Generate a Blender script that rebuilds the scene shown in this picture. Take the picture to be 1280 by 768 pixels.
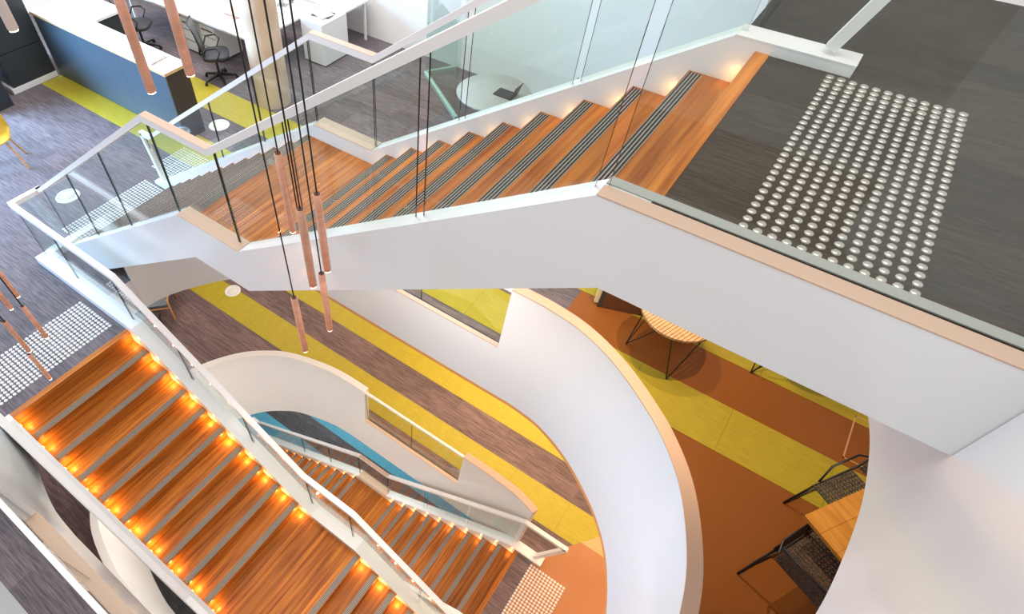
import bpy, bmesh, math, random
from mathutils import Vector, Matrix
from mathutils.geometry import tessellate_polygon
random.seed(7)
for o in list(bpy.data.objects): bpy.data.objects.remove(o)
sc = bpy.context.scene
COL = sc.collection

# ---------------------------------------------------------------- levels (metres)
RS = .1745                      # riser
LL = 0.0
L = 22*RS                       # 3.839
M = 44*RS                       # 7.678
U = 66*RS                       # 11.517
CZ = U + 1.375

# ---------------------------------------------------------------- camera
cam_d = bpy.data.cameras.new('camera')
cam = bpy.data.objects.new('camera', cam_d); COL.objects.link(cam)
r0 = (.79739487, .60345761, .00057697); r1 = (.47357013, -.62517140, -.62039669); r2 = (-.37402240, .49497438, -.78428796)
cam.matrix_world = Matrix(((r0[0], -r1[0], -r2[0], 0), (r0[1], -r1[1], -r2[1], 0), (r0[2], -r1[2], -r2[2], CZ), (0, 0, 0, 1)))
cam_d.sensor_width = 36; cam_d.sensor_fit = 'HORIZONTAL'
cam_d.lens = 715.916/1280*36
cam_d.shift_x = (640-500.32)/1280; cam_d.shift_y = (422.98-384)/1280
cam_d.clip_start = .02; cam_d.clip_end = 200
sc.camera = cam

# ---------------------------------------------------------------- world, exposure, large lights
sc.view_settings.view_transform = 'Standard'; sc.view_settings.look = 'None'
sc.view_settings.exposure = 0.14; sc.view_settings.gamma = 1.0; sc.view_settings.use_curve_mapping = False
sc.cycles.transparent_max_bounces = 24
w = bpy.data.worlds.new('world'); sc.world = w; w.use_nodes = True
w.node_tree.nodes['Background'].inputs[0].default_value = (.985, .99, 1.0, 1)
w.node_tree.nodes['Background'].inputs[1].default_value = .90

def area(name, loc, target, sx, sy, power, color):
    d = bpy.data.lights.new(name, 'AREA'); d.shape = 'RECTANGLE'; d.size = sx; d.size_y = sy; d.energy = power; d.color = color
    o = bpy.data.objects.new(name, d); COL.objects.link(o); o.location = loc
    v = Vector(target)-Vector(loc); o.rotation_euler = v.to_track_quat('-Z', 'Y').to_euler(); return o
def lamp(name, loc, power, color, radius=.05, spot=None, target=None, blend=.3, parent=None):
    d = bpy.data.lights.new(name, 'SPOT' if spot else 'POINT'); d.energy = power; d.color = color; d.shadow_soft_size = radius
    if spot: d.spot_size = math.radians(spot); d.spot_blend = blend
    o = bpy.data.objects.new(name, d); COL.objects.link(o); o.location = loc
    if target:
        v = Vector(target)-Vector(loc); o.rotation_euler = v.to_track_quat('-Z', 'Y').to_euler()
    return o
WARM = (1, .72, .45); SOFT = (1, .93, .86); COOL = (.72, .84, 1)
area('skylight', (-2.5, 1.5, CZ+6), (-2.5, 1.6, 0), 9, 6, 480, (1, .97, .94))
wd = area('window_daylight', (-13.8, -.6, M+2.2), (-9.6, 2.9, M), 4.5, 2.8, 700, (.34, .62, 1)); wd.data.spread = math.radians(85)
area('office_ceiling_light', (-8.5, 6.5, U+1.5), (-8.5, 6.5, 0), 6, 3, 330, (.95, .98, 1))
area('under_slab_fill', (2.6, 5.4, U-.50), (2.6, 5.4, 0), 3.0, 4.5, 4, WARM)  # unseen fill panels added beneath the slabs to light the floors below
area('under_slab_fill.001', (-1.4, 6.0, M-.55), (-1.4, 5.0, 0), 5, 2.5, 380, (1, .74, .46))
area('under_slab_fill.002', (2.6, 3.2, M-.55), (2.6, 3.2, 0), 2.5, 4, 110, WARM)
area('under_stair_fill', (-1.9, 2.7, M+1.6), (-1.2, 3.2, L), 2.6, .5, 42, (1, .97, .95))  # added fill under the top flight, brightens band and lower floor
area('under_stair_fill.001', (-3.6, .75, L+1.9), (-3.6, 1.6, LL), 2.4, .8, 100, SOFT)  # second added fill, under the middle flight
area('under_slab_fill.003', (-8.6, 1.5, M-.55), (-8.6, 1.5, 0), 2.2, 5, 90, (1, .93, .9))  # further added fill under the slabs
area('under_slab_fill.005', (-7.5, 6.0, M-.55), (-7.5, 5.0, 0), 3, 2.5, 120, (1, .93, .85))
area('under_slab_fill.004', (-5.5, 5.4, L-.55), (-5.5, 5.4, 0), 7, 2.5, 150, (1, .97, .95))

# ---------------------------------------------------------------- materials
def nodes(name):
    m = bpy.data.materials.new(name); m.use_nodes = True
    nt = m.node_tree; b = nt.nodes['Principled BSDF']; return m, nt, b
def plain(name, col, rough=.5, metal=0., spec=.5, coat=0.):
    m, nt, b = nodes(name)
    b.inputs['Base Color'].default_value = (*col, 1); b.inputs['Roughness'].default_value = rough
    b.inputs['Metallic'].default_value = metal; b.inputs['Specular IOR Level'].default_value = spec
    b.inputs['Coat Weight'].default_value = coat; b.inputs['Coat Roughness'].default_value = .08
    return m
def noisy(name, c1, c2, scale=(1, 1, 1), detail=4, rough=.6, nscale=4., lo=.35, hi=.65, bump=0., coat=0., vary=0., metal=0.):
    m, nt, b = nodes(name); N = nt.nodes.new; K = nt.links.new
    tc = N('ShaderNodeTexCoord'); mp = N('ShaderNodeMapping'); mp.inputs['Scale'].default_value = scale
    nz = N('ShaderNodeTexNoise'); nz.inputs['Scale'].default_value = nscale; nz.inputs['Detail'].default_value = detail
    cr = N('ShaderNodeValToRGB'); cr.color_ramp.elements[0].color = (*c1, 1); cr.color_ramp.elements[1].color = (*c2, 1)
    cr.color_ramp.elements[0].position = lo; cr.color_ramp.elements[1].position = hi
    K(tc.outputs['Object'], mp.inputs[0]); K(mp.outputs[0], nz.inputs['Vector']); K(nz.outputs['Fac'], cr.inputs[0])
    out = cr.outputs[0]
    if vary:
        oi = N('ShaderNodeObjectInfo'); mr = N('ShaderNodeMapRange'); mr.inputs['To Min'].default_value = 1-vary; mr.inputs['To Max'].default_value = 1+vary
        hs = N('ShaderNodeHueSaturation'); K(oi.outputs['Random'], mr.inputs[0]); K(mr.outputs[0], hs.inputs['Value']); K(out, hs.inputs['Color']); out = hs.outputs[0]
        ad = N('ShaderNodeVectorMath'); ad.operation = 'ADD'; ml = N('ShaderNodeVectorMath'); ml.operation = 'SCALE'; ml.inputs[0].default_value = (7, 13, 5)
        K(oi.outputs['Random'], ml.inputs['Scale']); K(mp.outputs[0], ad.inputs[0]); K(ml.outputs[0], ad.inputs[1]); K(ad.outputs[0], nz.inputs['Vector'])
    K(out, b.inputs['Base Color']); b.inputs['Roughness'].default_value = rough; b.inputs['Coat Weight'].default_value = coat; b.inputs['Coat Roughness'].default_value = .12
    b.inputs['Metallic'].default_value = metal
    if bump:
        bp = N('ShaderNodeBump'); bp.inputs['Strength'].default_value = bump; bp.inputs['Distance'].default_value = .01
        K(nz.outputs['Fac'], bp.inputs['Height']); K(bp.outputs[0], b.inputs['Normal'])
    return m
def carpet(name, c1, c2, vinyl=None, vx=0., diag=0., vmin=-99., fine=26, bump=.25):
    """streaked plank carpet; beyond world x = vx (sloped by diag*y) a smooth vinyl floor"""
    m, nt, b = nodes(name); N = nt.nodes.new; K = nt.links.new
    geo = N('ShaderNodeNewGeometry')
    mp = N('ShaderNodeMapping'); mp.inputs['Scale'].default_value = (1.6 if fine < 50 else 3.5, fine, 1)
    nz = N('ShaderNodeTexNoise'); nz.inputs['Scale'].default_value = 2.2; nz.inputs['Detail'].default_value = 6; nz.inputs['Roughness'].default_value = .65
    K(geo.outputs['Position'], mp.inputs[0]); K(mp.outputs[0], nz.inputs['Vector'])
    cr = N('ShaderNodeValToRGB'); cr.color_ramp.elements[0].position = .38; cr.color_ramp.elements[1].position = .62
    cr.color_ramp.elements[0].color = (*c1, 1); cr.color_ramp.elements[1].color = (*c2, 1); K(nz.outputs['Fac'], cr.inputs[0])
    bk = N('ShaderNodeTexBrick'); bk.inputs['Scale'].default_value = 1; bk.inputs['Brick Width'].default_value = 1.0; bk.inputs['Row Height'].default_value = .25
    bk.inputs['Mortar Size'].default_value = 0; bk.inputs['Color1'].default_value = (.82, .82, .82, 1); bk.inputs['Color2'].default_value = (1.15, 1.12, 1.1, 1)
    K(geo.outputs['Position'], bk.inputs['Vector'])
    mx = N('ShaderNodeMix'); mx.data_type = 'RGBA'; mx.blend_type = 'MULTIPLY'; mx.inputs[0].default_value = 1
    K(cr.outputs[0], mx.inputs[6]); K(bk.outputs['Color'], mx.inputs[7]); out = mx.outputs[2]
    b.inputs['Roughness'].default_value = .85; b.inputs['Specular IOR Level'].default_value = .25
    if vinyl:
        sp = N('ShaderNodeSeparateXYZ'); K(geo.outputs['Position'], sp.inputs[0])
        a = N('ShaderNodeMath'); a.operation = 'MULTIPLY_ADD'; a.inputs[1].default_value = -diag; K(sp.outputs['Y'], a.inputs[0]); K(sp.outputs['X'], a.inputs[2])
        g = N('ShaderNodeMath'); g.operation = 'GREATER_THAN'; g.inputs[1].default_value = vx; K(a.outputs[0], g.inputs[0])
        g2 = N('ShaderNodeMath'); g2.operation = 'GREATER_THAN'; g2.inputs[1].default_value = vmin; K(sp.outputs['X'], g2.inputs[0])
        g3 = N('ShaderNodeMath'); g3.operation = 'MULTIPLY'; K(g.outputs[0], g3.inputs[0]); K(g2.outputs[0], g3.inputs[1]); g = g3
        m2 = N('ShaderNodeMix'); m2.data_type = 'RGBA'; K(g.outputs[0], m2.inputs[0]); K(out, m2.inputs[6])
        n2 = N('ShaderNodeTexNoise'); n2.inputs['Scale'].default_value = 1.5; K(geo.outputs['Position'], n2.inputs['Vector'])
        c2r = N('ShaderNodeValToRGB'); c2r.color_ramp.elements[0].color = (*[v*.88 for v in vinyl], 1); c2r.color_ramp.elements[1].color = (*[v*1.08 for v in vinyl], 1); K(n2.outputs['Fac'], c2r.inputs[0])
        K(c2r.outputs[0], m2.inputs[7]); out = m2.outputs[2]
        mr = N('ShaderNodeMapRange'); mr.inputs['To Min'].default_value = .85; mr.inputs['To Max'].default_value = .38; K(g.outputs[0], mr.inputs[0]); K(mr.outputs[0], b.inputs['Roughness'])
    K(out, b.inputs['Base Color'])
    bp = N('ShaderNodeBump'); bp.inputs['Strength'].default_value = bump; bp.inputs['Distance'].default_value = .004; K(nz.outputs['Fac'], bp.inputs['Height']); K(bp.outputs[0], b.inputs['Normal'])
    return m
def glass_mat(name, tint):
    m = bpy.data.materials.new(name); m.use_nodes = True; nt = m.node_tree; nt.nodes.clear(); N = nt.nodes.new; K = nt.links.new
    o = N('ShaderNodeOutputMaterial'); t = N('ShaderNodeBsdfTransparent'); t.inputs[0].default_value = (*tint, 1)
    g = N('ShaderNodeBsdfGlossy'); g.inputs['Roughness'].default_value = .0; g.inputs[0].default_value = (1, 1, 1, 1)
    lw = N('ShaderNodeLayerWeight'); lw.inputs[0].default_value = .5; pw = N('ShaderNodeMath'); pw.operation = 'POWER'; pw.inputs[1].default_value = 5
    f = N('ShaderNodeMath'); f.operation = 'MULTIPLY_ADD'; f.inputs[1].default_value = .9; f.inputs[2].default_value = .035; mx = N('ShaderNodeMixShader')
    K(lw.outputs['Facing'], pw.inputs[0]); K(pw.outputs[0], f.inputs[0]); K(f.outputs[0], mx.inputs[0]); K(t.outputs[0], mx.inputs[1]); K(g.outputs[0], mx.inputs[2]); K(mx.outputs[0], o.inputs[0])
    return m
def emit(name, col, s):
    m, nt, b = nodes(name); b.inputs['Base Color'].default_value = (*col, 1); b.inputs['Emission Color'].default_value = (*col, 1); b.inputs['Emission Strength'].default_value = s; return m

WHITE = plain('white_gloss_paint', (.815, .81, .81), .22, 0, .5, .25)
WALLW = plain('white_matt_paint', (.80, .78, .76), .6)
CAP_WARM = plain('warm_lit_cap', (.60, .41, .30), .4)  # warm light from above painted into the level tops
EDGEGREY = plain('grey_edge_channel', (.42, .41, .38), .4, .3)
RAILM = plain('white_powder_coat', (.82, .79, .77), .35)
LIP = plain('copper_orange_trim', (.75, .33, .12), .35)
WOOD = noisy('stair_timber', (.24, .055, .007), (.64, .215, .032), (26, 1.1, 26), 6, .44, 1.2, .28, .72, .03, .08, .20)
WOOD.node_tree.nodes['Principled BSDF'].inputs['Specular IOR Level'].default_value = .22; WOOD.node_tree.nodes['Principled BSDF'].inputs['Coat Weight'].default_value = .03
STRIP = plain('bronze_nosing', (.44, .38, .32), .4, .2)
RIB = plain('black_grip_insert', (.012, .011, .011), .6)
RIB2 = plain('grey_grip_insert', (.12, .10, .085), .6)  # same insert, greyer on the two lower flights
GLASS = glass_mat('clear_glass', (.93, .965, .945))
GEDGE = plain('green_glass_edge', (.012, .035, .03), .15)
GEDGE_L = plain('pale_glass_edge', (.35, .50, .46), .2)
CARPET_U = carpet('carpet_upper', (.046, .037, .030), (.080, .066, .055), fine=52, bump=.0)
CARPET_M = carpet('carpet_middle', (.10, .082, .088), (.205, .168, .178), (.29, .098, .020), -1.15)
CARPET_L = carpet('carpet_lower', (.115, .080, .082), (.245, .165, .16), (.46, .19, .08), -2.66, .74, -.04)
CARPET_B = carpet('carpet_bottom', (.055, .055, .062), (.12, .12, .13))
STRIPE = noisy('chartreuse_carpet', (.39, .31, .012), (.49, .385, .022), (2, 20, 1), 4, .6, 3, .3, .7)
BLUE = noisy('teal_carpet', (.07, .30, .42), (.11, .38, .50), (2, 20, 1), 4, .85, 3, .3, .7)
GREYT = plain('pale_grey_carpet', (.42, .41, .40), .8)
STEEL = plain('stainless_stud', (.60, .54, .48), .25, 1.0)
STEEL2 = plain('pale_stud', (.74, .72, .69), .35, .2)
COPPER = noisy('brushed_copper', (.72, .36, .24), (.86, .47, .33), (3, 3, 9), 3, .36, 3, .3, .7, 0, 0, .08, .35)
PALEC = plain('bright_lit_copper', (.78, .68, .62), .4, .1)  # copper whitened to imitate strong light on one tube
COPPER_IN = plain('lamp_inner_dark', (.10, .035, .02), .5)
BULB = emit('lamp_glow', (1, .78, .55), 9)
BLACK = plain('black_metal', (.014, .013, .013), .4)
CABLE = plain('black_cable', (.01, .01, .01), .6)
LED = emit('step_led', (1, .55, .18), 2.5)
NAVY = plain('navy_laminate', (.050, .072, .092), .38)
NAVYD = plain('dark_navy_laminate', (.028, .034, .042), .45)
UMBER = plain('dark_brown_laminate', (.045, .032, .028), .5)
DESKW = plain('white_laminate', (.84, .83, .82), .3)
EDGEW = plain('timber_edge', (.62, .40, .20), .5)
CONC = noisy('beige_column_plaster', (.62, .45, .32), (.74, .58, .44), (1, 1, 1), 3, .6, 3)
MESHB = plain('black_mesh_fabric', (.025, .025, .028), .7)
MESHG = plain('charcoal_mesh_back', (.13, .13, .13), .8)
SEATB = plain('black_seat_fabric', (.035, .036, .042), .6)
YEL = plain('mustard_shell', (.62, .40, .04), .5)
BEECH = noisy('light_timber', (.55, .27, .10), (.70, .38, .17), (3, 3, 12), 3, .5, 3)
OAK = noisy('honey_oak', (.56, .24, .035), (.72, .34, .06), (2, 26, 2), 4, .4, 1.2)
SLAT = noisy('pale_slat_timber', (.60, .33, .15), (.74, .46, .24), (2, 14, 2), 3, .5, 2)
GREYC = plain('blue_grey_cushion', (.16, .19, .22), .8)
PAPER = plain('white_paper', (.80, .76, .72), .7)
PINKP = plain('pink_paper', (.72, .52, .42), .7)
DARKG = plain('dark_grey_upholstery', (.060, .055, .052), .7)
BROWNU = plain('brown_upholstery', (.14, .055, .025), .6)
PALEY = plain('lit_edge_cream', (.85, .78, .52), .5)  # pale tone painted as the banquette's LED-lit edge
ALU = plain('aluminium', (.6, .6, .6), .35, 1)
GREYTOP = plain('dimmed_white_laminate', (.40, .39, .36), .4)  # white tabletop greyed to imitate dim light under a ceiling
SCREEN = plain('monitor_black', (.012, .012, .014), .25)

# ---------------------------------------------------------------- mesh helpers
class MB:
    def __init__(s): s.v = []; s.f = []; s.m = []; s.sm = []
    def add(s, vs, fs, mat=0, smooth=False):
        b = len(s.v); s.v += [tuple(p) for p in vs]
        for f in fs: s.f.append([b+i for i in f]); s.m.append(mat); s.sm.append(smooth)
        return s
    def box(s, x0, x1, y0, y1, z0, z1, mat=0):
        vs = [(x0, y0, z0), (x1, y0, z0), (x1, y1, z0), (x0, y1, z0), (x0, y0, z1), (x1, y0, z1), (x1, y1, z1), (x0, y1, z1)]
        return s.add(vs, [(0, 3, 2, 1), (4, 5, 6, 7), (0, 1, 5, 4), (1, 2, 6, 5), (2, 3, 7, 6), (3, 0, 4, 7)], mat)
    def obox(s, c, ux, uy, uz, mat=0):
        """box from centre and three half-axis vectors"""
        c = Vector(c); ux, uy, uz = Vector(ux), Vector(uy), Vector(uz); vs = []
        for k in (-1, 1):
            for a, b in ((-1, -1), (1, -1), (1, 1), (-1, 1)): vs.append(c+a*ux+b*uy+k*uz)
        return s.add(vs, [(0, 3, 2, 1), (4, 5, 6, 7), (0, 1, 5, 4), (1, 2, 6, 5), (2, 3, 7, 6), (3, 0, 4, 7)], mat)
    def prism_y(s, poly, y0, y1, mat=0, side=None):
        """polygon of (x, z) extruded from y0 to y1; side = material of the edge faces"""
        n = len(poly); vs = [(x, y0, z) for x, z in poly]+[(x, y1, z) for x, z in poly]
        s.add(vs, [tuple(range(n)), tuple(range(2*n-1, n-1, -1))], mat); 
        s.add(vs, [((i+1) % n, i, n+i, n+(i+1) % n) for i in range(n)], mat if side is None else side); return s
    def tube(s, pts, r, seg=8, mat=0, caps=True):
        pts = [Vector(p) for p in pts]; rings = []
        for i, p in enumerate(pts):
            d = ((pts[min(i+1, len(pts)-1)]-p).normalized()+(p-pts[max(i-1, 0)]).normalized()) if 0 < i < len(pts)-1 else (pts[1]-pts[0] if i == 0 else pts[-1]-pts[-2])
            d.normalize(); a = Vector((0, 0, 1)) if abs(d.z) < .9 else Vector((1, 0, 0))
            u = d.cross(a).normalized(); v = d.cross(u)
            rings.append([p+r*(math.cos(2*math.pi*k/seg)*u+math.sin(2*math.pi*k/seg)*v) for k in range(seg)])
        vs = [q for R in rings for q in R]
        s.add(vs, [(i*seg+k, i*seg+(k+1) % seg, (i+1)*seg+(k+1) % seg, (i+1)*seg+k) for i in range(len(pts)-1) for k in range(seg)], mat, True)
        if caps: s.add(rings[0]+rings[-1], [tuple(range(seg)), tuple(range(2*seg-1, seg-1, -1))], mat)
        return s
    def lathe(s, prof, c=(0, 0, 0), seg=16, mat=0, smooth=True):
        """profile of (r, z)"""
        vs = []
        for r, z in prof:
            for k in range(seg): a = 2*math.pi*k/seg; vs.append((c[0]+r*math.cos(a), c[1]+r*math.sin(a), c[2]+z))
        fs = [(i*seg+k, i*seg+(k+1) % seg, (i+1)*seg+(k+1) % seg, (i+1)*seg+k) for i in range(len(prof)-1) for k in range(seg)]
        s.add(vs, fs, mat, smooth)
        n = len(prof)
        if prof[0][0] > 1e-6: s.add(vs[:seg], [tuple(range(seg-1, -1, -1))], mat)
        if prof[-1][0] > 1e-6: s.add(vs[-seg:], [tuple(range(seg))], mat)
        return s
    def mesh(s, name, mats, off=(0, 0, 0)):
        me = bpy.data.meshes.new(name)
        me.from_pydata([(v[0]-off[0], v[1]-off[1], v[2]-off[2]) for v in s.v], [], s.f)
        for mt in (mats if isinstance(mats, (list, tuple)) else [mats]): me.materials.append(mt)
        me.polygons.foreach_set('material_index', s.m); me.polygons.foreach_set('use_smooth', s.sm)
        bm = bmesh.new(); bm.from_mesh(me); bmesh.ops.recalc_face_normals(bm, faces=bm.faces); bm.to_mesh(me); bm.free()
        return me
    def build(s, name, mats, parent=None, world=True):
        off = Vector((0, 0, 0))
        if parent is not None and world:
            q = parent
            while q is not None: off = off+q.location; q = q.parent
        o = bpy.data.objects.new(name, s.mesh(name, mats, off)); COL.objects.link(o); o.parent = parent
        return o
def tag(o, label=None, cat=None, group=None, kind=None):
    if label: o['label'] = label
    if cat: o['category'] = cat
    if group: o['group'] = group
    if kind: o['kind'] = kind
    return o
def thing(name, loc, label, cat, group=None, rz=0.):
    o = bpy.data.objects.new(name, None); COL.objects.link(o); o.location = loc; o.rotation_euler = (0, 0, rz); o.empty_display_size = .1
    return tag(o, label, cat, group)
def copy_tree(src, parent=None):
    c = src.copy(); COL.objects.link(c); c.parent = parent
    for ch in list(src.children): copy_tree(ch, c)
    return c
def lerp(pts, s):
    if s <= pts[0][0]: return pts[0][1]
    for (a, za), (b, zb) in zip(pts, pts[1:]):
        if s <= b: return za+(zb-za)*(s-a)/(b-a)
    return pts[-1][1]
def catmull(P, n=6):
    out = []
    for i in range(len(P)-1):
        p0, p1, p2, p3 = [Vector(P[max(0, min(len(P)-1, j))]) for j in (i-1, i, i+1, i+2)]
        for k in range(n):
            t = k/n; out.append(.5*((2*p1)+(p2-p0)*t+(2*p0-5*p1+4*p2-p3)*t*t+(3*p1-p0-3*p2+p3)*t**3))
    out.append(Vector(P[-1])); return [(v.x, v.y) for v in out]
def offset(path, d):
    """shift a plan path sideways (to its left) by d"""
    out = []
    for i, p in enumerate(path):
        a = Vector(path[max(0, i-1)]); b = Vector(path[min(len(path)-1, i+1)]); t = (b-a).normalized(); out.append((p[0]-t.y*d, p[1]+t.x*d))
    return out

# ---------------------------------------------------------------- void outlines in plan (inner face, foot of the band)
def mirror(P, yc): return [(x, 2*yc-y) for x, y in reversed(P)]
curveM = [(-1.1, 3.60), (-.78, 3.56), (-.5, 3.47), (-.21, 3.32), (.1, 3.10), (.3, 2.92), (.49, 2.69), (.64, 2.42), (.76, 2.12), (.82, 1.85), (.84, 1.62)]
curveM = curveM+mirror(curveM[:-1], 1.62)
PATH_M = [(-4.6, 3.60), (-3.59, 3.60), (-2.6, 3.60), (-1.43, 3.60)]+catmull(curveM, 4)+[(-2.2, -.36), (-3.0, -.36), (-3.72, -.36)]+catmull([(-3.79, -.36), (-4.17, -.335), (-4.5, -.26), (-4.8, -.17), (-5.0, -.13)], 4)
curveL = [(-3.7, 3.63), (-4.05, 3.62), (-4.42, 3.57), (-5.0, 3.40), (-5.35, 3.18), (-5.62, 2.92), (-5.88, 2.5), (-6.03, 2.05), (-6.07, 1.62)]
curveL = curveL+mirror(curveL[:-1], 1.62)
PATH_L = [(-.40, 3.50)]+catmull([(-.40, 3.50), (-.58, 3.56), (-.80, 3.60), (-1.2, 3.625), (-1.62, 3.63)], 4)[1:]+[(-2.6, 3.63), (-3.55, 3.63)]+catmull(curveL, 4)+[(-2., -.39), (0., -.39), (1.3, -.39)]

def floor_slab(name, z, outer, hole, mat, thick=.45):
    loops = [[Vector((x, y, 0)) for x, y in outer]]
    if hole: loops.append([Vector((x, y, 0)) for x, y in hole])
    tris = tessellate_polygon(loops); pts = [p for lp in loops for p in lp]
    m = MB(); top = [(p.x, p.y, z) for p in pts]; bot = [(p.x, p.y, z-thick) for p in pts]
    m.add(top, tris, 0); m.add(bot, [t[::-1] for t in tris], 1)
    k = 0
    for lp in loops:
        n = len(lp); vs = top[k:k+n]+bot[k:k+n]; m.add(vs, [(i, (i+1) % n, n+(i+1) % n, n+i) for i in range(n)], 1); k += n
    return tag(m.build(name, [mat, WHITE]), kind='structure')

# upper floor (right, where the top flight starts)
fu = floor_slab('floor_upper', U, [(-.295, 1.885), (.93, 1.885), (7, 1.885), (7, 9.05), (-.45, 9.05), (-.45, 3.55), (-.295, 3.55)], None, CARPET_U, .43)
fu2 = floor_slab('floor_upper_east', U, [(1.06, -4), (7, -4), (7, 1.885), (1.06, 1.885)], None, CARPET_U, .43)
PMo = offset(PATH_M, .05)
holeM = [(-5.115, 1.6), (-5.75, 1.6), (-5.76, 1.95), (-5.70, 2.28), (-5.57, 2.56), (-5.32, 2.95), (-5.0, 3.3)]+PMo+[(-5.115, -.14)]
fm = floor_slab('floor_middle', M, [(-14, -6), (8, -6), (8, 9.05), (-14, 9.05)], holeM, CARPET_M, .5)
PLo = offset(PATH_L, -.05)
holeL = PLo+[(1.24, -.39), (1.24, 1.62), (-.31, 1.62), (-.31, 3.5)]
fl = floor_slab('floor_lower', L, [(-14, -6), (8, -6), (8, 9.05), (-14, 9.05)], holeL, CARPET_L, .5)
fb = floor_slab('floor_bottom', LL, [(-14, -6), (8, -6), (8, 9.05), (-14, 9.05)], None, CARPET_B, .3)

# carpet inlays: one metre carpet planks laid in rows
def inlay(parent, z, y0, y1, x0, x1, mat):
    me = None; x = x0
    while x < x1-.05:
        e = min(x+1.0, x1)
        if me is None or abs(e-x-1.0) > 1e-4:
            m = MB(); m.box(0, e-x-.003, y0, y1-.003, 0, .004); mm = m.mesh('carpet_tile', mat)
            if me is None: me = mm
        else: mm = me
        o = bpy.data.objects.new('carpet_tile', mm); COL.objects.link(o); o.parent = parent; o.location = (x, 0, z); x = e
inlay(fm, M, 4.045, 4.655, -11.1, 4.9, STRIPE); inlay(fm, M, 5.26, 5.87, -11, 5, STRIPE)
inlay(fm, M, -3.0, -.95, -6, -1, GREYT)
inlay(fl, L, 4.045, 4.655, -12, .0, STRIPE); inlay(fl, L, 5.26, 5.87, -12, 2, STRIPE)
PALETAN = plain('tan_vinyl', (.62, .36, .14), .4)
def tile_poly(parent, z, poly, mat):
    n = len(poly); m = MB(); vs = [(x, y, z) for x, y in poly]+[(x, y, z+.004) for x, y in poly]
    m.add(vs, [tuple(range(n))[::-1], tuple(range(n, 2*n))]+[(i, (i+1) % n, n+(i+1) % n, n+i) for i in range(n)]); m.build('carpet_tile', mat, parent)
tile_poly(fl, L, [(0, 4.045), (.333, 4.045), (.785, 4.652), (0, 4.652)], STRIPE); tile_poly(fl, L, [(.42, 4.16), (2.6, 4.16), (2.6, 4.652), (.788, 4.652)], PALETAN)
inlay(fb, LL, 3.45, 4.06, -9, -1, BLUE); inlay(fb, LL, 4.67, 5.28, -9, -1, BLUE); inlay(fb, LL, 1.2, 1.9, -10, -7, BLUE)
m = MB(); 
for a, b, c, d in ((1.94, 2.6, 5.33, 5.345), (1.94, 2.6, 4.74, 4.755), (1.94, 1.955, 4.74, 5.345)): m.box(a, b, c, d, M+.004, M+.006)
m.build('floor_hatch_frame', PALETAN, fm)

# walls
wf = tag(MB().box(-8.7, 8, 9.05, 9.25, M, U+3).build('wall_far', WALLW), kind='structure')
tag(MB().box(-14, 8, 9.06, 9.25, LL, M-.5).build('wall_far_lower', WALLW), kind='structure')
tag(MB().box(-14.2, -14, -6, 9.05, LL, M-.5).build('wall_left_lower', WALLW), kind='structure')
tag(MB().box(-14, 8, -6.2, -6, LL, U-.45).build('wall_near_lightblock', WALLW), kind='structure')  # unseen wall added to keep ambient light off the lower floors
tag(MB().box(8.0, 8.2, -6, 9.05, LL, U+3).build('wall_right', WALLW), kind='structure')

# ---------------------------------------------------------------- curved balustrade bands
def band(parent, path, z0, z1, flare, side, name, thick=.1, zf=None, ztop_full=None, cap=CAP_WARM, lip=False):
    """solid white band along a plan path; side=+1: the floor lies to the left of the path. flare is measured at ztop_full"""
    zt = ztop_full or z1; full = flare*side
    k = lambda z: full*(z-z0b)/(zt-z0b)
    z0b = BASE[0]
    a = offset(path, k(z0)); b = offset(path, k(z1)); c = offset(path, k(z1)+thick*side); d = offset(path, max(abs(k(z0)), 0)*side+thick*side); n = len(path)
    m = MB(); vs = [(*p, z0) for p in a]+[(*p, z1) for p in b]+[(*p, z1) for p in c]+[(*p, z0) for p in d]
    q = lambda r1, r2: [(r1*n+i, r1*n+i+1, r2*n+i+1, r2*n+i) for i in range(n-1)]
    m.add(vs, q(0, 1), 0, True); m.add(vs, q(2, 3), 0, True); m.add(vs, q(3, 0), 0)
    m.add(vs, [(0, n, 2*n, 3*n), (n-1, 4*n-1, 3*n-1, 2*n-1)], 0)
    if cap is None: m.add(vs, q(1, 2), 0)
    o = m.build(name, WHITE, parent)
    if cap is not None:
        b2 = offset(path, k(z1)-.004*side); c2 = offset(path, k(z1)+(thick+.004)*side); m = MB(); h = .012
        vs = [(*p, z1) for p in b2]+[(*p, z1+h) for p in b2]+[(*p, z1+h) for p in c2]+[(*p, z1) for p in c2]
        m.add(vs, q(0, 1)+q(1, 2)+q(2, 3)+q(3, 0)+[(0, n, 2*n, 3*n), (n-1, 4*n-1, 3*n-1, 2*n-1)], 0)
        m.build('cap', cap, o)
    if lip:
        b2 = offset(path, -.004*side); c2 = offset(path, .06*side); m = MB()
        vs = [(*p, z0-.05) for p in b2]+[(*p, z0) for p in b2]+[(*p, z0) for p in c2]+[(*p, z0-.05) for p in c2]
        m.add(vs, q(0, 1)+q(1, 2)+q(2, 3)+q(3, 0)+[(0, n, 2*n, 3*n), (n-1, 4*n-1, 3*n-1, 2*n-1)], 0)
        m.build('soffit_trim', LIP, o)
    return o
BASE = [0]
def cut(path, i0, i1): return path[i0:i1+1]
def idx(path, p): return min(range(len(path)), key=lambda i: (path[i][0]-p[0])**2+(path[i][1]-p[1])**2)
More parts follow.
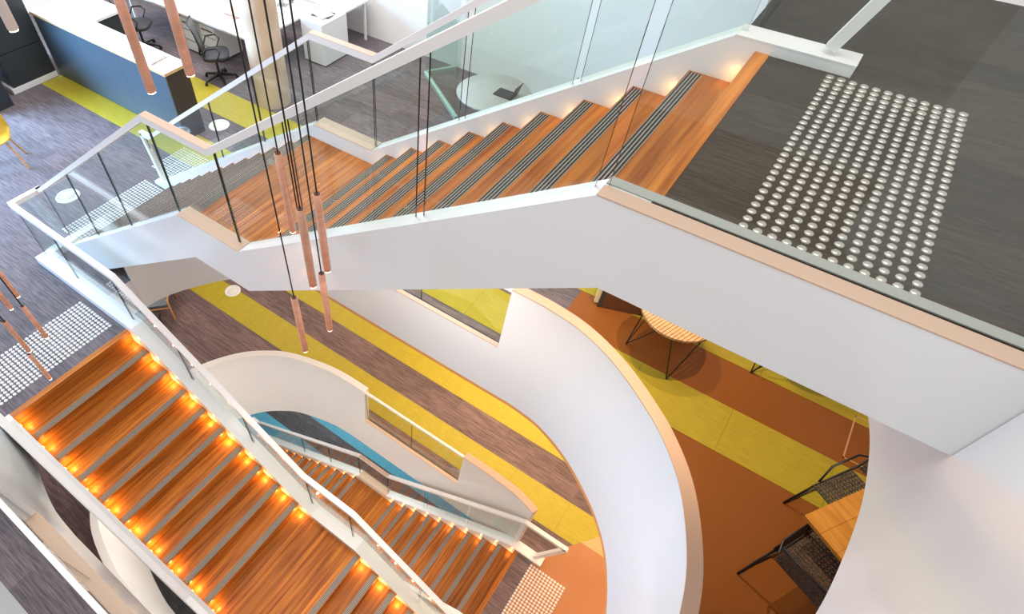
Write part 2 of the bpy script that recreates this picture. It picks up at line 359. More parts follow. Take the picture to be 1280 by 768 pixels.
def opening(parent, x0, x1, y, zs, zt, side, panes, name='glass_pane'):
    """glazed gap in a band: glass panes, sill and a slim top rail; y = inner face"""
    yy = y+side*.05; n = len(panes)-1
    m = MB(); m.box(x0, x1, yy-.02, yy+.02, zt-.035, zt); m.build('top_rail', RAILM, parent)
    for a, b in zip(panes, panes[1:]):
        MB().prism_y([(a+.004, zs), (b-.004, zs), (b-.004, zt-.035), (a+.004, zt-.035)], yy-.005, yy+.005, 0, 1).build(name, [GLASS, GEDGE], parent)

# middle level
BASE[0] = M-.5
bm_ = thing('void_balustrade', (.84, 1.62, M), 'large curved white balustrade with rim painted warm as if lit sweeping around the middle void', 'balustrade')
i1 = idx(PATH_M, (-3.59, 3.6)); i2 = idx(PATH_M, (-1.43, 3.6)); i3 = idx(PATH_M, (-1.1, -.36)); i4 = idx(PATH_M, (-3.72, -.36)); nM = len(PATH_M)-1
ZT = M+1.15; ZS = M+.29
band(bm_, cut(PATH_M, 0, i1), M-.5, ZT, .09, 1, 'wall_panel', ztop_full=ZT, lip=True)
band(bm_, cut(PATH_M, i1, i2), M-.5, ZS, .09, 1, 'sill_panel', .045, ztop_full=ZT, lip=True)
band(bm_, cut(PATH_M, i2, i3), M-.5, ZT, .09, 1, 'curved_panel', ztop_full=ZT, lip=True)
band(bm_, cut(PATH_M, i3, i4), M-.5, ZS, .06, 1, 'sill_panel', ztop_full=ZT)
band(bm_, cut(PATH_M, i4, nM), M-.5, ZT, .06, 1, 'wall_panel', ztop_full=ZT)
opening(bm_, -3.59, -1.43, 3.60+.06, ZS, ZT, 1, [-3.59, -2.5, -1.43])
opening(bm_, -3.72, -1.1, -.36-.04, ZS, ZT, -1, [-3.72, -2.85, -1.98, -1.1])
pU = catmull([(-5.735, 1.98), (-5.675, 2.27), (-5.545, 2.55), (-5.295, 2.935), (-4.975, 3.28), (-4.60, 3.56)], 3)
band(bm_, pU, M-.5, M+.56, .0, 1, 'upstand', .08, ztop_full=M+.56, cap=None)
# lower level
BASE[0] = L-.5
bl_ = thing('void_balustrade', (-6.07, 1.62, L), 'curved white balustrade around the lowest void above the teal carpet', 'balustrade')
j1 = idx(PATH_L, (-1.62, 3.63)); j2 = idx(PATH_L, (-3.55, 3.63)); nL = len(PATH_L)-1
ZT = L+1.15; ZS = L+.30
band(bl_, cut(PATH_L, 0, j1), L-.5, ZT, .10, -1, 'wall_panel', ztop_full=ZT)
band(bl_, cut(PATH_L, j1, j2), L-.5, ZS, .10, -1, 'sill_panel', .045, ztop_full=ZT)
band(bl_, cut(PATH_L, j2, nL), L-.5, ZT, .10, -1, 'curved_panel', ztop_full=ZT, cap=RAILM)
opening(bl_, -3.55, -1.62, 3.63+.07, ZS, ZT, 1, [-3.55, -2.6, -1.62])
# upper level: end wall of the top void, right of the frame
BASE[0] = U-.93
pathU = catmull([(.80, 2.75), (.92, 2.35), (.96, 2.09), (.97, 1.87), (.955, 1.61), (.92, 1.34), (.83, .95), (.70, .60), (.52, .28)], 4)
bu_ = thing('void_balustrade', (.97, 1.62, U), 'tall white curved end wall beside the floor with metal studs', 'balustrade')
k1 = idx(pathU, (.97, 1.87))
band(bu_, pathU[:k1+1], U-.93, U-.43, .0, 1, 'bulkhead', ztop_full=U+1.1, cap=None)
band(bu_, pathU[k1:], U-.93, U+1.1, .0, 1, 'wall_panel', ztop_full=U+1.1)

# ---------------------------------------------------------------- staircases
G = .2675
SN = [0]+[G*k for k in range(1, 10)]+[9*G+.975]+[9*G+.975+G*(k-10) for k in range(11, 22)]
def prof(o0, o1, o2, k0=.15, k1=2.66, k2=3.36, k3=6.58, dn=10):
    """(s, z relative to the top floor) along the flight: offsets above the floor, the landing and the bottom floor"""
    return [(k0, o0), (k1, -10*RS+o1), (k2, -10*RS+o1), (k3, -22*RS+o2)]
def staircase(label, x_top, sg, y0, y1, z_top, near, far, lights, rib, ledw):
    X = lambda s: x_top+sg*s
    root = thing('staircase', (X(6.6), (y0+y1)/2, z_top-22*RS), label, 'staircase')
    tm = None; rm = {}; sm = None
    Z = lambda k: z_top-k*RS
    # treads, risers, grips
    W = y1-y0
    def linked(me, name, parent, loc):
        o = bpy.data.objects.new(name, me); COL.objects.link(o); o.parent = parent; q = Vector(loc); p = parent
        while p is not None: q = q-p.location; p = p.parent
        o.location = q; return o
    td = MB(); td.box(*sorted((sg*(-G-.0), sg*.02)), 0, W, -.04, 0); tme = td.mesh('tread', WOOD)
    rd = MB(); rd.box(*sorted((sg*-.012, 0)), 0, W, -RS+.0, -.04); rme = rd.mesh('riser', WOOD)
    nd = MB(); nd.box(*sorted((sg*.012, sg*-.056)), .02, W-.02, 0, .003, 0)
    for q in (.004, -.013, -.030, -.047): nd.box(*sorted((sg*(q+.0055), sg*(q-.0055))), .02, W-.02, .003, .0038, 1)
    nme = nd.mesh('nosing_grip', [STRIP, rib])
    for k in range(1, 22):
        if k == 10: continue
        t = linked(tme, 'tread', root, (X(SN[k]), y0, Z(k))); linked(nme, 'nosing_grip', t, (X(SN[k]), y0, Z(k)))
    for k in range(0, 22): linked(rme, 'riser', root, (X(SN[k]), y0, Z(k)))
    ed = MB(); ed.box(*sorted((sg*-.05, sg*.02)), 0, W, -.04, .003); linked(ed.mesh('floor_edge_board', WOOD), 'floor_edge_board', root, (X(0), y0, Z(0)))
    # landing: a deck with boards laid across
    ldk = MB().box(*sorted((X(SN[9]), X(SN[10]-.0))), y0, y1, Z(10)-.06, Z(10)-.02).build('landing', WHITE, root)
    nb = 7; bw = (SN[10]+.02-SN[9])/nb
    bme = MB().box(0, bw-.002, 0, W, -.02, 0).mesh('plank', WOOD)
    for i in range(nb):
        s0 = SN[9]+i*bw; xx = X(s0) if sg > 0 else X(s0+bw); linked(bme, 'plank', ldk, (xx, y0, Z(10)))
    linked(nme, 'nosing_grip', ldk, (X(SN[10]), y0, Z(10)))
    # soffit under the flight
    bot = [(0.0, -.42), (2.70, -10*RS-.42), (3.38, -10*RS-.42), (6.62, -22*RS-.30)]
    up = [(0.02, -.22), (2.70, -10*RS-.20), (3.38, -10*RS-.22), (6.62, -22*RS-.24)]
    MB().prism_y([(X(s), z_top+z) for s, z in up]+[(X(s), z_top+z) for s, z in reversed(bot)], y0, y1).build('soffit', WHITE, root)
    # stringers, glass and rails
    for sd in (near, far):
        top = sd['top']; ya, yb = sd['y']
        bt = [(sd.get('s_in', 0.03), -.43), (2.70, -10*RS-.43), (3.38, -10*RS-.43), (6.62, -22*RS-.43)]
        lo = max(z for z in (-22*RS-.43,))
        s_end = sd.get('s_end', 6.9); s_beg = sd.get('s_beg', .0)
        tp = [(s_beg, top[0][1])]+top+[(s_end, top[-1][1])]
        if s_beg >= top[0][0]: tp = tp[1:]
        bb = [(s_end, -22*RS)]+[(s_end, -22*RS-.0)]*0+[(5.88, -22*RS-.0)]+list(reversed(bt[:-1]))+([(s_beg, bt[0][1])] if s_beg < bt[0][0]-.05 and sd.get('deep', True) else [(s_beg, -.43)] if s_beg > -.2 else [(0.03, -.02), (s_beg, -.02)])
        st = MB().prism_y([(X(s), z_top+z) for s, z in tp]+[(X(s), z_top+z) for s, z in bb], ya, yb).build('stringer', WHITE, root)
        # cap strip on level parts, warm ones tinted as if lit from above
        for sa, sb in (([] if sd.get('nocap') else [(top[1][0], top[2][0])])+sd.get('caps', [])):
            z = z_top+lerp(tp, (sa+sb)/2); x0, x1 = sorted((X(sa), X(sb)))
            if (sa, sb) in sd.get('split', []):
                MB().box(x0, x1, ya-.002, sd['yg']-.008, z, z+.006).build('sill_cap', CAP_WARM, st)
                MB().box(x0, x1, sd['yg']+.008, yb+.012, z, z+.006).build('edge_channel', EDGEGREY, st)
            else: MB().box(x0, x1, ya-.002, yb+.002, z, z+.006).build('sill_cap', CAP_WARM if sa > 1 else RAILM, st)
        rl = sd['rail']; yg = sd['yg']; yr = sd.get('yr', yg)
        if sd.get('clamp', True):
            for (sa, sb) in zip(sd['seams'], sd['seams'][1:]):
                a, b = sa+(sd['gap'] if sa < 2 else .016)/2, sb-(sd['gap'] if sb < 2 else .016)/2
                ss = [a]+[s for s, _ in sorted(set(tp+rl)) if a < s < b]+[b]
                lo_ = [(s, lerp(tp, s)-.02) for s in ss]; hi_ = [(s, lerp(rl, s)-.03) for s in ss]
                MB().prism_y([(X(s), z_top+z) for s, z in lo_]+[(X(s), z_top+z) for s, z in reversed(hi_)], yg-.006, yg+.006, 0, 1).build('glass_panel', [GLASS, GEDGE], root)
        m = MB(); hh, ww = .055, .032; n = len(rl); vs = []
        for s, z in rl:
            for dy, dz in ((-ww, -hh), (ww, -hh), (ww, 0), (-ww, 0)): vs.append((X(s), yr+dy, z_top+z+dz))
        m.add(vs, [(4*i+a, 4*i+(a+1) % 4, 4*i+4+(a+1) % 4, 4*i+4+a) for i in range(n-1) for a in range(4)]+[(0, 1, 2, 3), (4*n-1, 4*n-2, 4*n-3, 4*n-4)])
        ro = m.build('handrail', RAILM, root)
        if not sd.get('nocap'): xa, xb = sorted((X(rl[2][0]), X(rl[3][0]))); zc = z_top+rl[2][1]; MB().box(xa, xb, yr-ww, yr+ww, zc, zc+.003).build('rail_warm_tint', CAP_WARM, ro)  # thin sheet carrying painted warm light on the level rail
        for (sa, za), (sb, zb) in sd.get('posts', []):
            d = Vector((X(sb)-X(sa), 0, zb-za)).normalized(); n_ = Vector((d.z, 0, -d.x)); m = MB()
            c = Vector(((X(sa)+X(sb))/2, yr, z_top+(za+zb)/2)); m.obox(c, d*(Vector((X(sb)-X(sa), 0, zb-za)).length/2), (0, ww, 0), n_*.028)
            m.build('end_post', RAILM, root)
    # small step lights in the stringers
    lme = MB().box(-.012, .012, -.004, .004, -.012, .012).mesh('step_light', LED)
    for k in range(1, 23):
        s = SN[k-1]+.07 if k < 22 else SN[21]+.07
        for yl, dy in lights:
            linked(lme, 'step_light', root, (X(s), yl, Z(k)+.07))
            if k < 22:
                lp = lamp('step_lamp', (0, 0, 0), ledw, (1, .58, .17), .012); lp.parent = root
                lp.location = Vector((X(s), yl+dy*.05, Z(k)+.055))-root.location
    return root
NTOP = prof(0.0, .025, .05, .16, 2.69, 3.42, 6.55); FTOP = prof(.05, .14, .05, .14, 2.60, 3.30, 6.72)
NR = [(-1.30, .90), (.16, .90), (2.75, -10*RS+.90), (3.46, -10*RS+.90), (6.62, -22*RS+.90), (6.60+.055, -22*RS+.90)]
FR = [(-.60, 1.0), (.05, 1.0), (2.58, -10*RS+.97), (3.26, -10*RS+.97), (6.59, -22*RS+.84), (6.78, -22*RS+.84)]
seN = [.17, 1.03, 1.97, 2.75, 3.51, 4.58, 5.61, 6.62]
seF = [.08, .92, 1.735, 2.60, 3.31, 4.15, 5.0, 6.7]
FPOST = [((-.59, .98), (-.28, .08)), ((6.76, -22*RS+.82), (6.62, -22*RS+.02))]
def near_side(ya, yb, yg, yr): return dict(y=(ya, yb), yg=yg, yr=yr, top=NTOP, rail=NR, seams=[-1.30]+seN, gap=.05, s_beg=-1.30, s_end=6.6, caps=[(-1.30, .16)], split=[(-1.30, .16)])
def far_side(ya, yb, yg): return dict(y=(ya, yb), yg=yg, top=FTOP, rail=FR, seams=seF, gap=.05, s_beg=-.42, s_end=6.80, posts=FPOST, caps=[(-.42, .14)])
stA = staircase('timber staircase with glass sides climbing to the floor with metal studs', -.32, -1, 2.0, 3.43, U, near_side(1.875, 2.005, 1.957, 1.925), far_side(3.43, 3.58, 3.50), [(3.426, -1)], RIB, .16)
nC = near_side(1.875, 2.005, 1.957, 1.925); nC.update(rail=[(-.1, .90)]+NR[1:], seams=seN, s_beg=.0, caps=[], posts=[((-.1, .88), (.05, .0))])
stC = staircase('lowest timber staircase with glass sides going down to the teal carpet', -.335, -1, 2.0, 3.43, L, nC, far_side(3.43, 3.58, 3.50), [(3.426, -1)], RIB2, .22)
bf = dict(y=(1.455, 1.62), yg=1.57, yr=1.565, top=prof(.10, .09, .04, .10, 2.62, 3.32, 6.58), nocap=True, rail=[(-1.84, .90), (.12, .90), (2.54, -10*RS+.94), (3.28, -10*RS+.94), (6.6, -22*RS+.9), (6.9, -22*RS+.9)],
          seams=[-1.82, -1.1, .0, .83, 1.68, 2.55, 3.2, 4.19, 5.4, 6.6], gap=.02, s_beg=-1.88, s_end=6.7, caps=[])
bn = dict(nocap=True, y=(-.13, 0.0), yg=-.07, yr=-.075, top=prof(.06, .06, .04, .10, 2.62, 3.32, 6.58), rail=[(.0, .95), (.12, .95), (2.52, -10*RS+.93), (3.30, -10*RS+.93), (6.6, -22*RS+.9), (6.9, -22*RS+.9)],
          seams=[.10, 1.3, 2.52, 3.30, 4.3, 5.4, 6.6], gap=.02, s_beg=.0, s_end=6.7)
stB = staircase('timber staircase lit by rows of small amber step lights', -5.09, 1, 0.0, 1.455, M, bn, bf, [(1.451, -1), (.004, 1)], RIB2, 1.0)
# return kerb, rail and glass joining the two balustrades on the middle floor
MB().box(-6.99, -6.87, 1.62, 2.0, M, M+.10).build('kerb', WHITE, stB)
MB().box(-7.00, -6.93, 1.543, 1.957, M+.845, M+.90).box(-6.985, -6.92, 1.893, 1.957, M+.845, M+.90).build('handrail', RAILM, stB)
MB().add([(-6.935, 1.60, M+.1), (-6.935, 1.93, M+.1), (-6.935, 1.93, M+.86), (-6.935, 1.60, M+.86), (-6.947, 1.60, M+.1), (-6.947, 1.93, M+.1), (-6.947, 1.93, M+.86), (-6.947, 1.60, M+.86)],
         [(0, 1, 2, 3), (7, 6, 5, 4)], 0).add([(-6.935, 1.60, M+.1), (-6.947, 1.60, M+.1), (-6.947, 1.60, M+.86), (-6.935, 1.60, M+.86)], [(0, 1, 2, 3)], 1).build('glass_panel', [GLASS, GEDGE], stB)
# glass along the slab edge of the upper floor beyond the top flight
ub = thing('edge_balustrade', (-.40, 3.6, U), 'clear glass balustrade running along the upper slab edge away from the stair', 'balustrade')
for a, b in ((3.62, 5.0), (5.03, 6.4), (6.43, 7.8), (7.83, 9.0)):
    MB().box(-.406, -.394, a, b, U, U+1.0, 0).build('glass_panel', [GLASS], ub)
MB().box(-.43, -.37, 3.62, 9.0, U+1.0, U+1.05).build('top_rail', RAILM, ub)

# ---------------------------------------------------------------- tactile studs
def stud_mesh(seg): 
    m = MB(); m.lathe([(.0175, 0), (.0165, .003), (.0115, .006), (.0, .0065)], seg=seg); return m.mesh('stud', STEEL)
def studs(label, x0, y0, nx, ny, z, parts):
    t = thing('tactile_paving', (x0, y0, z), label, 'tactile paving')
    me = stud_mesh(12); allp = [(i*.05, j*.05) for i in range(nx) for j in range(ny)]
    if parts:
        allp.sort(key=lambda p: p[1]); keep, rest = allp[:300], allp[300:]
        for x, y in keep:
            o = bpy.data.objects.new('stud', me); COL.objects.link(o); o.parent = t; o.location = (x, y, 0)
    else: rest = allp
    if rest:
        m = MB()
        for x, y in rest: m.lathe([(.0205, 0), (.0195, .003), (.014, .006), (.002, .0065)], (x, y, 0), 8)
        tag(m.build('stud_field', STEEL if parts else STEEL2, t, world=False), kind='stuff')
studs('large rows of shiny metal studs on the upper grey carpet', .022, 2.035, 12, 28, U, True)
studs('pale metal stud strip at the foot of the top flight beside the desk area', -7.30, 2.03, 13, 28, M, False)
studs('pale metal stud strip on purple carpet above the amber-lit flight', -5.93, .02, 13, 28, M, False)
studs('stud strip on brown floor at the head of the lowest flight', -.03, 2.03, 12, 28, L, False)
studs('small pale stud strip beyond the far glass near the green stripe', -7.50, 3.68, 12, 13, M, False)

# ---------------------------------------------------------------- pendants
beam = tag(MB().box(-5, -.6, 1.45, 1.75, CZ+3.0, CZ+3.15).box(-4.2, -3.2, .3, 1.45, CZ+3.0, CZ+3.15).build('ceiling_beam', WHITE), kind='structure')
def pendant(x, y, zt, zb, r, label, group, lit=True, mat=None):
    """zt, zb relative to the eye level"""
    t = thing('pendant_light', (x, y, CZ+zb), label, 'pendant light', group)
    Lh = zt-zb
    m = MB(); m.lathe([(r*.86, 0), (r, .004), (r, Lh-.004), (r*.9, Lh)], seg=20); m.build('tube', mat or COPPER, t, world=False)
    m = MB(); m.lathe([(r*.82, -.004), (r*.82, .006)], seg=16); m.build('lens', BULB, t, world=False)
    m = MB(); m.lathe([(r*.8, Lh), (r*.8, Lh+.003)], seg=16); m.build('top_plate', COPPER_IN, t, world=False)
    m = MB(); m.tube([(0, 0, Lh), (0, 0, 3.0-zb)], .0045, 6); m.build('cable', CABLE, t, world=False)
    if lit:
        l = lamp('pendant_lamp', (0, 0, -.02), 2.0, (1, .78, .55), .02, 70); l.parent = t
    return t
K = .55/.4; R_ = .0225; g1 = 'cluster of copper tube pendants over the void'; 
for (x, y, zt, zb), lb in zip([(-1.456, 1.12, -1.94, -2.34), (-1.576, 1.284, -1.32, -1.72), (-1.281, 1.095, -1.33, -1.73), (-1.301, 1.205, -1.34, -1.74), (-1.392, 1.25, -1.85, -2.25)],
        ['copper tube pendant hanging lowest of all, against the yellow carpet stripes', 'copper tube pendant hanging highest in the central cluster, against the timber treads',
         'copper tube pendant crossing the white stringer, beside the glass seam', 'copper tube pendant of the central cluster hanging nearest the glass-sided treads', 'slim copper tube pendant whose lit tip is just above the green stripe']):
    pendant(x*K, y*K, zt*K, zb*K, R_, lb, g1)
pendant(-2.482, 1.349, -.84, -1.39, R_, 'copper tube pendant with glowing tip in front of the navy counter', 'copper pendants in front of the office')
k2 = 2.75/3.51; pendant(-2.961*k2, 1.882*k2, -.76, -1.67*k2, R_, 'copper tube pendant with glowing tip beside the office chairs', 'copper pendants in front of the office')
def on_ray(u, v, rho):
    d = Vector(((u-500.32)/715.916, (v-422.98)/715.916, 1)); wv = Vector([r0[i]*d[0]+r1[i]*d[1]+r2[i]*d[2] for i in range(3)]); h = math.hypot(wv.x, wv.y); return wv*(rho/h)
q = on_ray(17, 37, 2.9); pendant(q.x, q.y, q.z+.55, q.z, R_*.95, mat=PALEC, label='pendant tube coloured as if brightly lit at the top corner in front of the dark wall', group='copper pendants in front of the office')
g2 = 'small copper pendants above the amber-lit flight'
for (u, v, rh), lb in zip([(22, 370.6, 3.75), (58, 421.7, 3.55), (14, 386, 3.9), (36.5, 439.4, 3.6), (62.5, 473.7, 3.8)],
        ['small copper pendant tube whose tip is just above another one, over purple carpet', 'small copper pendant tube ending over the middle of the stud strip', 'small copper pendant tube cut by the picture edge, shortest in view',
         'small copper pendant tube directly above the lowest one of its cluster', 'small copper pendant tube hanging lowest, over the dark carpet beside the treads']):
    q = on_ray(u, v, rh); pendant(q.x, q.y, q.z+.33, q.z, .0165, lb, g2, False)

# ---------------------------------------------------------------- office furniture on the middle floor
isl = thing('counter', (-9.3, 4.6, M), 'long navy storage counter with white top and timber edge', 'counter')
for i, (a, b) in enumerate(((-11.1, -9.95), (-9.947, -8.8), (-8.797, -7.65))): MB().box(a, b, 4.43, 4.455, M+.02, M+1.06).build('front_panel', NAVY, isl)
MB().box(-11.1, -7.65, 4.455, 4.80, M, M+1.05).build('carcass', NAVYD, isl)
MB().box(-7.65, -7.62, 4.43, 4.82, M, M+1.06).build('end_panel', UMBER, isl)
MB().box(-11.1, -9.95, 4.80, 5.4, M, M+1.05).build('return_carcass', NAVYD, isl)
tp = MB().box(-11.12, -7.60, 4.41, 4.84, M+1.06, M+1.10).box(-11.12, -9.93, 4.84, 5.42, M+1.06, M+1.10).build('top', DESKW, isl)
MB().box(-11.12, -7.60, 4.405, 4.41, M+1.06, M+1.10).box(-7.60, -7.595, 4.405, 4.84, M+1.06, M+1.10).build('edge_strip', EDGEW, tp)
sw = thing('storage_wall', (-11.6, 4.0, M), 'tall dark navy storage wall behind the counter', 'cabinet')
MB().box(-12.1, -11.15, 3.6, 4.40, M+.09, M+.62).build('lower_door', NAVYD, sw); MB().box(-12.1, -11.155, 3.6, 4.40, M+.63, M+2.7).build('upper_door', NAVYD, sw)
MB().box(-12.1, -11.13, 3.55, 4.40, M, M+.085).build('plinth', DESKW, sw)
sb = thing('side_cabinet', (-11.2, 3.0, M), 'dark cabinet at the picture edge left of the storage wall', 'cabinet')
MB().box(-12, -10.82, 2.9, 3.36, M+.0, M+.85).build('carcass', NAVYD, sb); MB().box(-10.82, -10.81, 2.92, 3.1, M+.1, M+.6).build('pale_panel', DESKW, sb)  # pale panel standing in for a bright patch
tag(MB().lathe([(.29, 0), (.29, 6.5)], (-7.38, 6.15, M), 40).build('column_round', CONC), kind='structure')

def desk(label, x0, x1, y0, y1, peds):
    t = thing('desk', ((x0+x1)/2, (y0+y1)/2, M), label, 'desk')
    MB().box(x0, x1, y0, y1, M+.70, M+.73).build('top', DESKW, t)
    for x in (x0+.05, x1-.09):
        for y in (y0+.05, y1-.09): MB().box(x, x+.04, y, y+.04, M, M+.70).build('leg', DESKW, t)
    for a, b, c, d in peds:
        p = MB().box(a, b, c, d, M+.04, M+.62).build('pedestal', DESKW, t)
        for z in (.23, .42): MB().box(a-.004+.02, b-.02, c-.006, c, M+z, M+z+.006).build('drawer_gap', UMBER, p)
        MB().box(a+.05, b-.05, c-.02, c-.008, M+.54, M+.555).build('handle', BLACK, p)
    return t
desk('long white desk with two drawer pedestals beside the office chairs', -11.6, -8.0, 6.42, 7.95, [(-10.0, -9.65, 6.48, 7.0), (-9.5, -9.1, 6.5, 7.05)])
d2 = desk('white desk end with solid cream side behind the column', -9.6, -7.5, 8.25, 8.95, [])
tag(MB().box(-7.95, -7.44, 7.55, 8.2, M+.03, M+.74).box(-7.9, -7.5, 7.6, 8.15, M, M+.03).build('white_cabinet', DESKW), 'low white cabinet by the grey carpet right of the column', 'cabinet')

def ring_arc(m, c, r, a0, a1, ax, rad, n=8):
    pts = []
    for i in range(n+1):
        a = a0+(a1-a0)*i/n; p = Vector(c); p[ax[0]] += r*math.cos(a); p[ax[1]] += r*math.sin(a); pts.append(p)
    m.tube(pts, rad, 6)
def office_chair(loc, rz, label):
    """faces +Y"""
    t = thing('office_chair', loc, label, 'chair', 'black mesh office chairs', rz)
    B = lambda m, n, mt, p=t: m.build(n, mt, p, world=False)
    base = MB().lathe([(.045, .07), (.045, .12), (.03, .14)], seg=12)
    for k in range(5):
        a = 2*math.pi*k/5+.3; c, s = math.cos(a), math.sin(a)
        base.add([(c*.03-s*.025, s*.03+c*.025, .13), (c*.03+s*.025, s*.03-c*.025, .13), (c*.30+s*.014, s*.30-c*.014, .075), (c*.30-s*.014, s*.30+c*.014, .075),
                  (c*.03-s*.025, s*.03+c*.025, .09), (c*.03+s*.025, s*.03-c*.025, .09), (c*.30+s*.014, s*.30-c*.014, .05), (c*.30-s*.014, s*.30+c*.014, .05)],
                 [(0, 1, 2, 3), (7, 6, 5, 4), (0, 3, 7, 4), (1, 5, 6, 2), (2, 6, 7, 3)])
    bo = B(base, 'star_base', BLACK)
    for k in range(5):
        a = 2*math.pi*k/5+.3; c, s = math.cos(a)*.30, math.sin(a)*.30
        m = MB().tube([(c-.02, s, .028), (c+.02, s, .028)], .028, 10); o = m.build('caster', BLACK, bo, world=False)
    B(MB().lathe([(.022, .12), (.022, .40)], seg=10), 'gas_lift', BLACK)
    m = MB(); n = 10; vs = []
    for z, sc_ in ((.42, .9), (.44, 1), (.475, 1), (.49, .93)):
        for k in range(24):
            a = 2*math.pi*k/24; e = lambda v: math.copysign(abs(v)**.55, v); vs.append((.245*sc_*e(math.cos(a)), .23*sc_*e(math.sin(a))+.02, z))
    m.add(vs, [(i*24+k, i*24+(k+1) % 24, (i+1)*24+(k+1) % 24, (i+1)*24+k) for i in range(3) for k in range(24)]+[tuple(range(24))[::-1], tuple(range(72, 96))], 0, True)
    B(m, 'seat', SEATB)
    # curved mesh back, wide at the top
    prof_ = [(-.20, .52, .17), (-.235, .62, .20), (-.25, .74, .22), (-.275, .88, .235), (-.315, 1.02, .24)]
    m = MB(); vs = []; nx = 8
    for y, z, w_ in prof_:
        for i in range(nx+1): u = i/nx*2-1; vs.append((u*w_, y+.05*u*u, z))
    m.add(vs, [(j*(nx+1)+i, j*(nx+1)+i+1, (j+1)*(nx+1)+i+1, (j+1)*(nx+1)+i) for j in range(4) for i in range(nx)], 0, True)
    o = B(m, 'backrest', MESHG); md = o.modifiers.new('thickness', 'SOLIDIFY'); md.thickness = .008
    m = MB(); lft = [(-w_, y+.05, z) for y, z, w_ in prof_]; rgt = [(w_, y+.05, z) for y, z, w_ in reversed(prof_)]
    topm = [(u*.24, -.315+.05*u*u, 1.02) for u in (-.5, 0, .5)]; botm = [(u*.17, -.20+.05*u*u, .52) for u in (.5, 0, -.5)]
    m.tube(lft+topm+rgt+botm+lft[:1], .012, 6, caps=False); B(m, 'back_frame', BLACK)
    B(MB().tube([(0, -.22, .60), (0, -.24, .48), (0, -.12, .40), (0, 0, .40)], .02, 8), 'back_spine', BLACK)
    for s in (-1, 1):
        m = MB().tube([(s*.20, -.16, .55), (s*.27, -.10, .66), (s*.275, .06, .67), (s*.27, .12, .60), (s*.25, .05, .47), (s*.20, -.02, .43)], .014, 6); B(m, 'armrest', BLACK)
    return t
office_chair((-8.66, 6.08, M), -.7, 'black mesh office chair beside the white drawer pedestal, back to the camera')
office_chair((-10.7, 6.0, M), -.9, 'black office chair with glossy grey seat near the end of the white counter')

def flat_thing(name, label, cat, x0, x1, y0, y1, z0, z1, mat, grp=None): return tag(MB().box(x0, x1, y0, y1, z0, z1).build(name, mat), label, cat, grp)
def paper_pile(label, x, y, z, mats, n=4, s=.3):
    t = thing('paper_pile', (x, y, z), label, 'papers', 'papers lying on the office tops')
    for i in range(n):
        a = random.uniform(-.3, .3); c, s_ = math.cos(a), math.sin(a); dx = random.uniform(-.03, .03)
        MB().obox((dx, dx*.5, .012*i+.006), (c*s*.5, s_*s*.5, 0), (-s_*s*.36, c*s*.36, 0), (0, 0, .0055)).build('sheet_stack', mats[i % len(mats)], t, world=False)
paper_pile('papers with a pinkish sheet at the end of the navy counter', -8.15, 4.62, M+1.10, [PAPER, PINKP, PAPER], 3, .42)
paper_pile('papers on the navy counter behind the copper pendant', -8.75, 4.63, M+1.10, [PAPER, PAPER], 3, .36)
paper_pile('papers on the long desk near the chair with the mesh back', -9.0, 7.0, M+.73, [PAPER, PINKP], 4, .4)
paper_pile('papers on the low white cabinet', -7.7, 7.9, M+.74, [PAPER, DARKG, PAPER], 3, .36)
paper_pile('stack of files on the desk near the column', -8.5, 7.3, M+.73, [PINKP, PAPER], 6, .34)
def monitor(x, y, rz, label):
    t = thing('monitor', (x, y, M+.73), label, 'monitor', 'desk monitors', rz)
    MB().box(-.25, .25, -.015, .015, .12, .42).build('screen', SCREEN, t, world=False); MB().box(-.02, .02, .015, .05, .0, .25).build('stand', ALU, t, world=False); MB().box(-.1, .1, -.05, .1, 0, .01).build('foot', ALU, t, world=False)
monitor(-8.6, 7.75, .4, 'black monitor on the long desk next to the column'); monitor(-8.55, 8.5, -.6, 'black monitor on the desk behind the column')

# glazed nook with round table beyond the stair
gs = thing('glass_screen', (-5.83, 8.47, M), 'angled frameless glass screen standing in pale floor channel', 'screen')
def screen_part(a, b):
    a, b = Vector(a), Vector(b); d = (b-a); ln = d.length; d.normalize(); n = Vector((-d.y, d.x)); c = (a+b)/2
    MB().obox((c.x, c.y, M+.03), (d.x*ln/2, d.y*ln/2, 0), (n.x*.03, n.y*.03, 0), (0, 0, .03)).build('floor_channel', GEDGE_L, gs)
    MB().obox((c.x, c.y, M+.75), (d.x*ln/2, d.y*ln/2, 0), (n.x*.005, n.y*.005, 0), (0, 0, .7)).build('glass_pane', GLASS, gs)
screen_part((-5.83, 8.47), (-4.54, 7.54)); screen_part((-5.83, 8.47), (-5.50, 8.98))
def round_table(name, label, x, y, r, mat):
    t = thing(name, (x, y, M), label, 'table')
    MB().lathe([(r-.015, .70), (r, .715), (r, .728), (r-.006, .735), (0, .735)], seg=48).build('top', mat, t, world=False)
    MB().lathe([(.035, .02), (.035, .70)], seg=12).build('stem', ALU, t, world=False); MB().lathe([(.28, 0), (.28, .012), (.04, .03)], seg=24).build('foot', ALU, t, world=False)
round_table('meeting_table', 'white round meeting table behind the glass beyond the stair', -3.88, 7.47, .56, GREYTOP)
office_chair((-3.02, 7.75, M), 1.9, 'dark office chair at the white round table behind the glass')
tag(MB().box(-3.85, -3.55, 7.4, 7.62, M+.735, M+.75).obox((-3.52, 7.51, M+.84), (.03, 0, .09), (0, .11, 0), (.004, 0, -.001)).build('laptop', SCREEN), 'open dark laptop on the white round table', 'laptop')

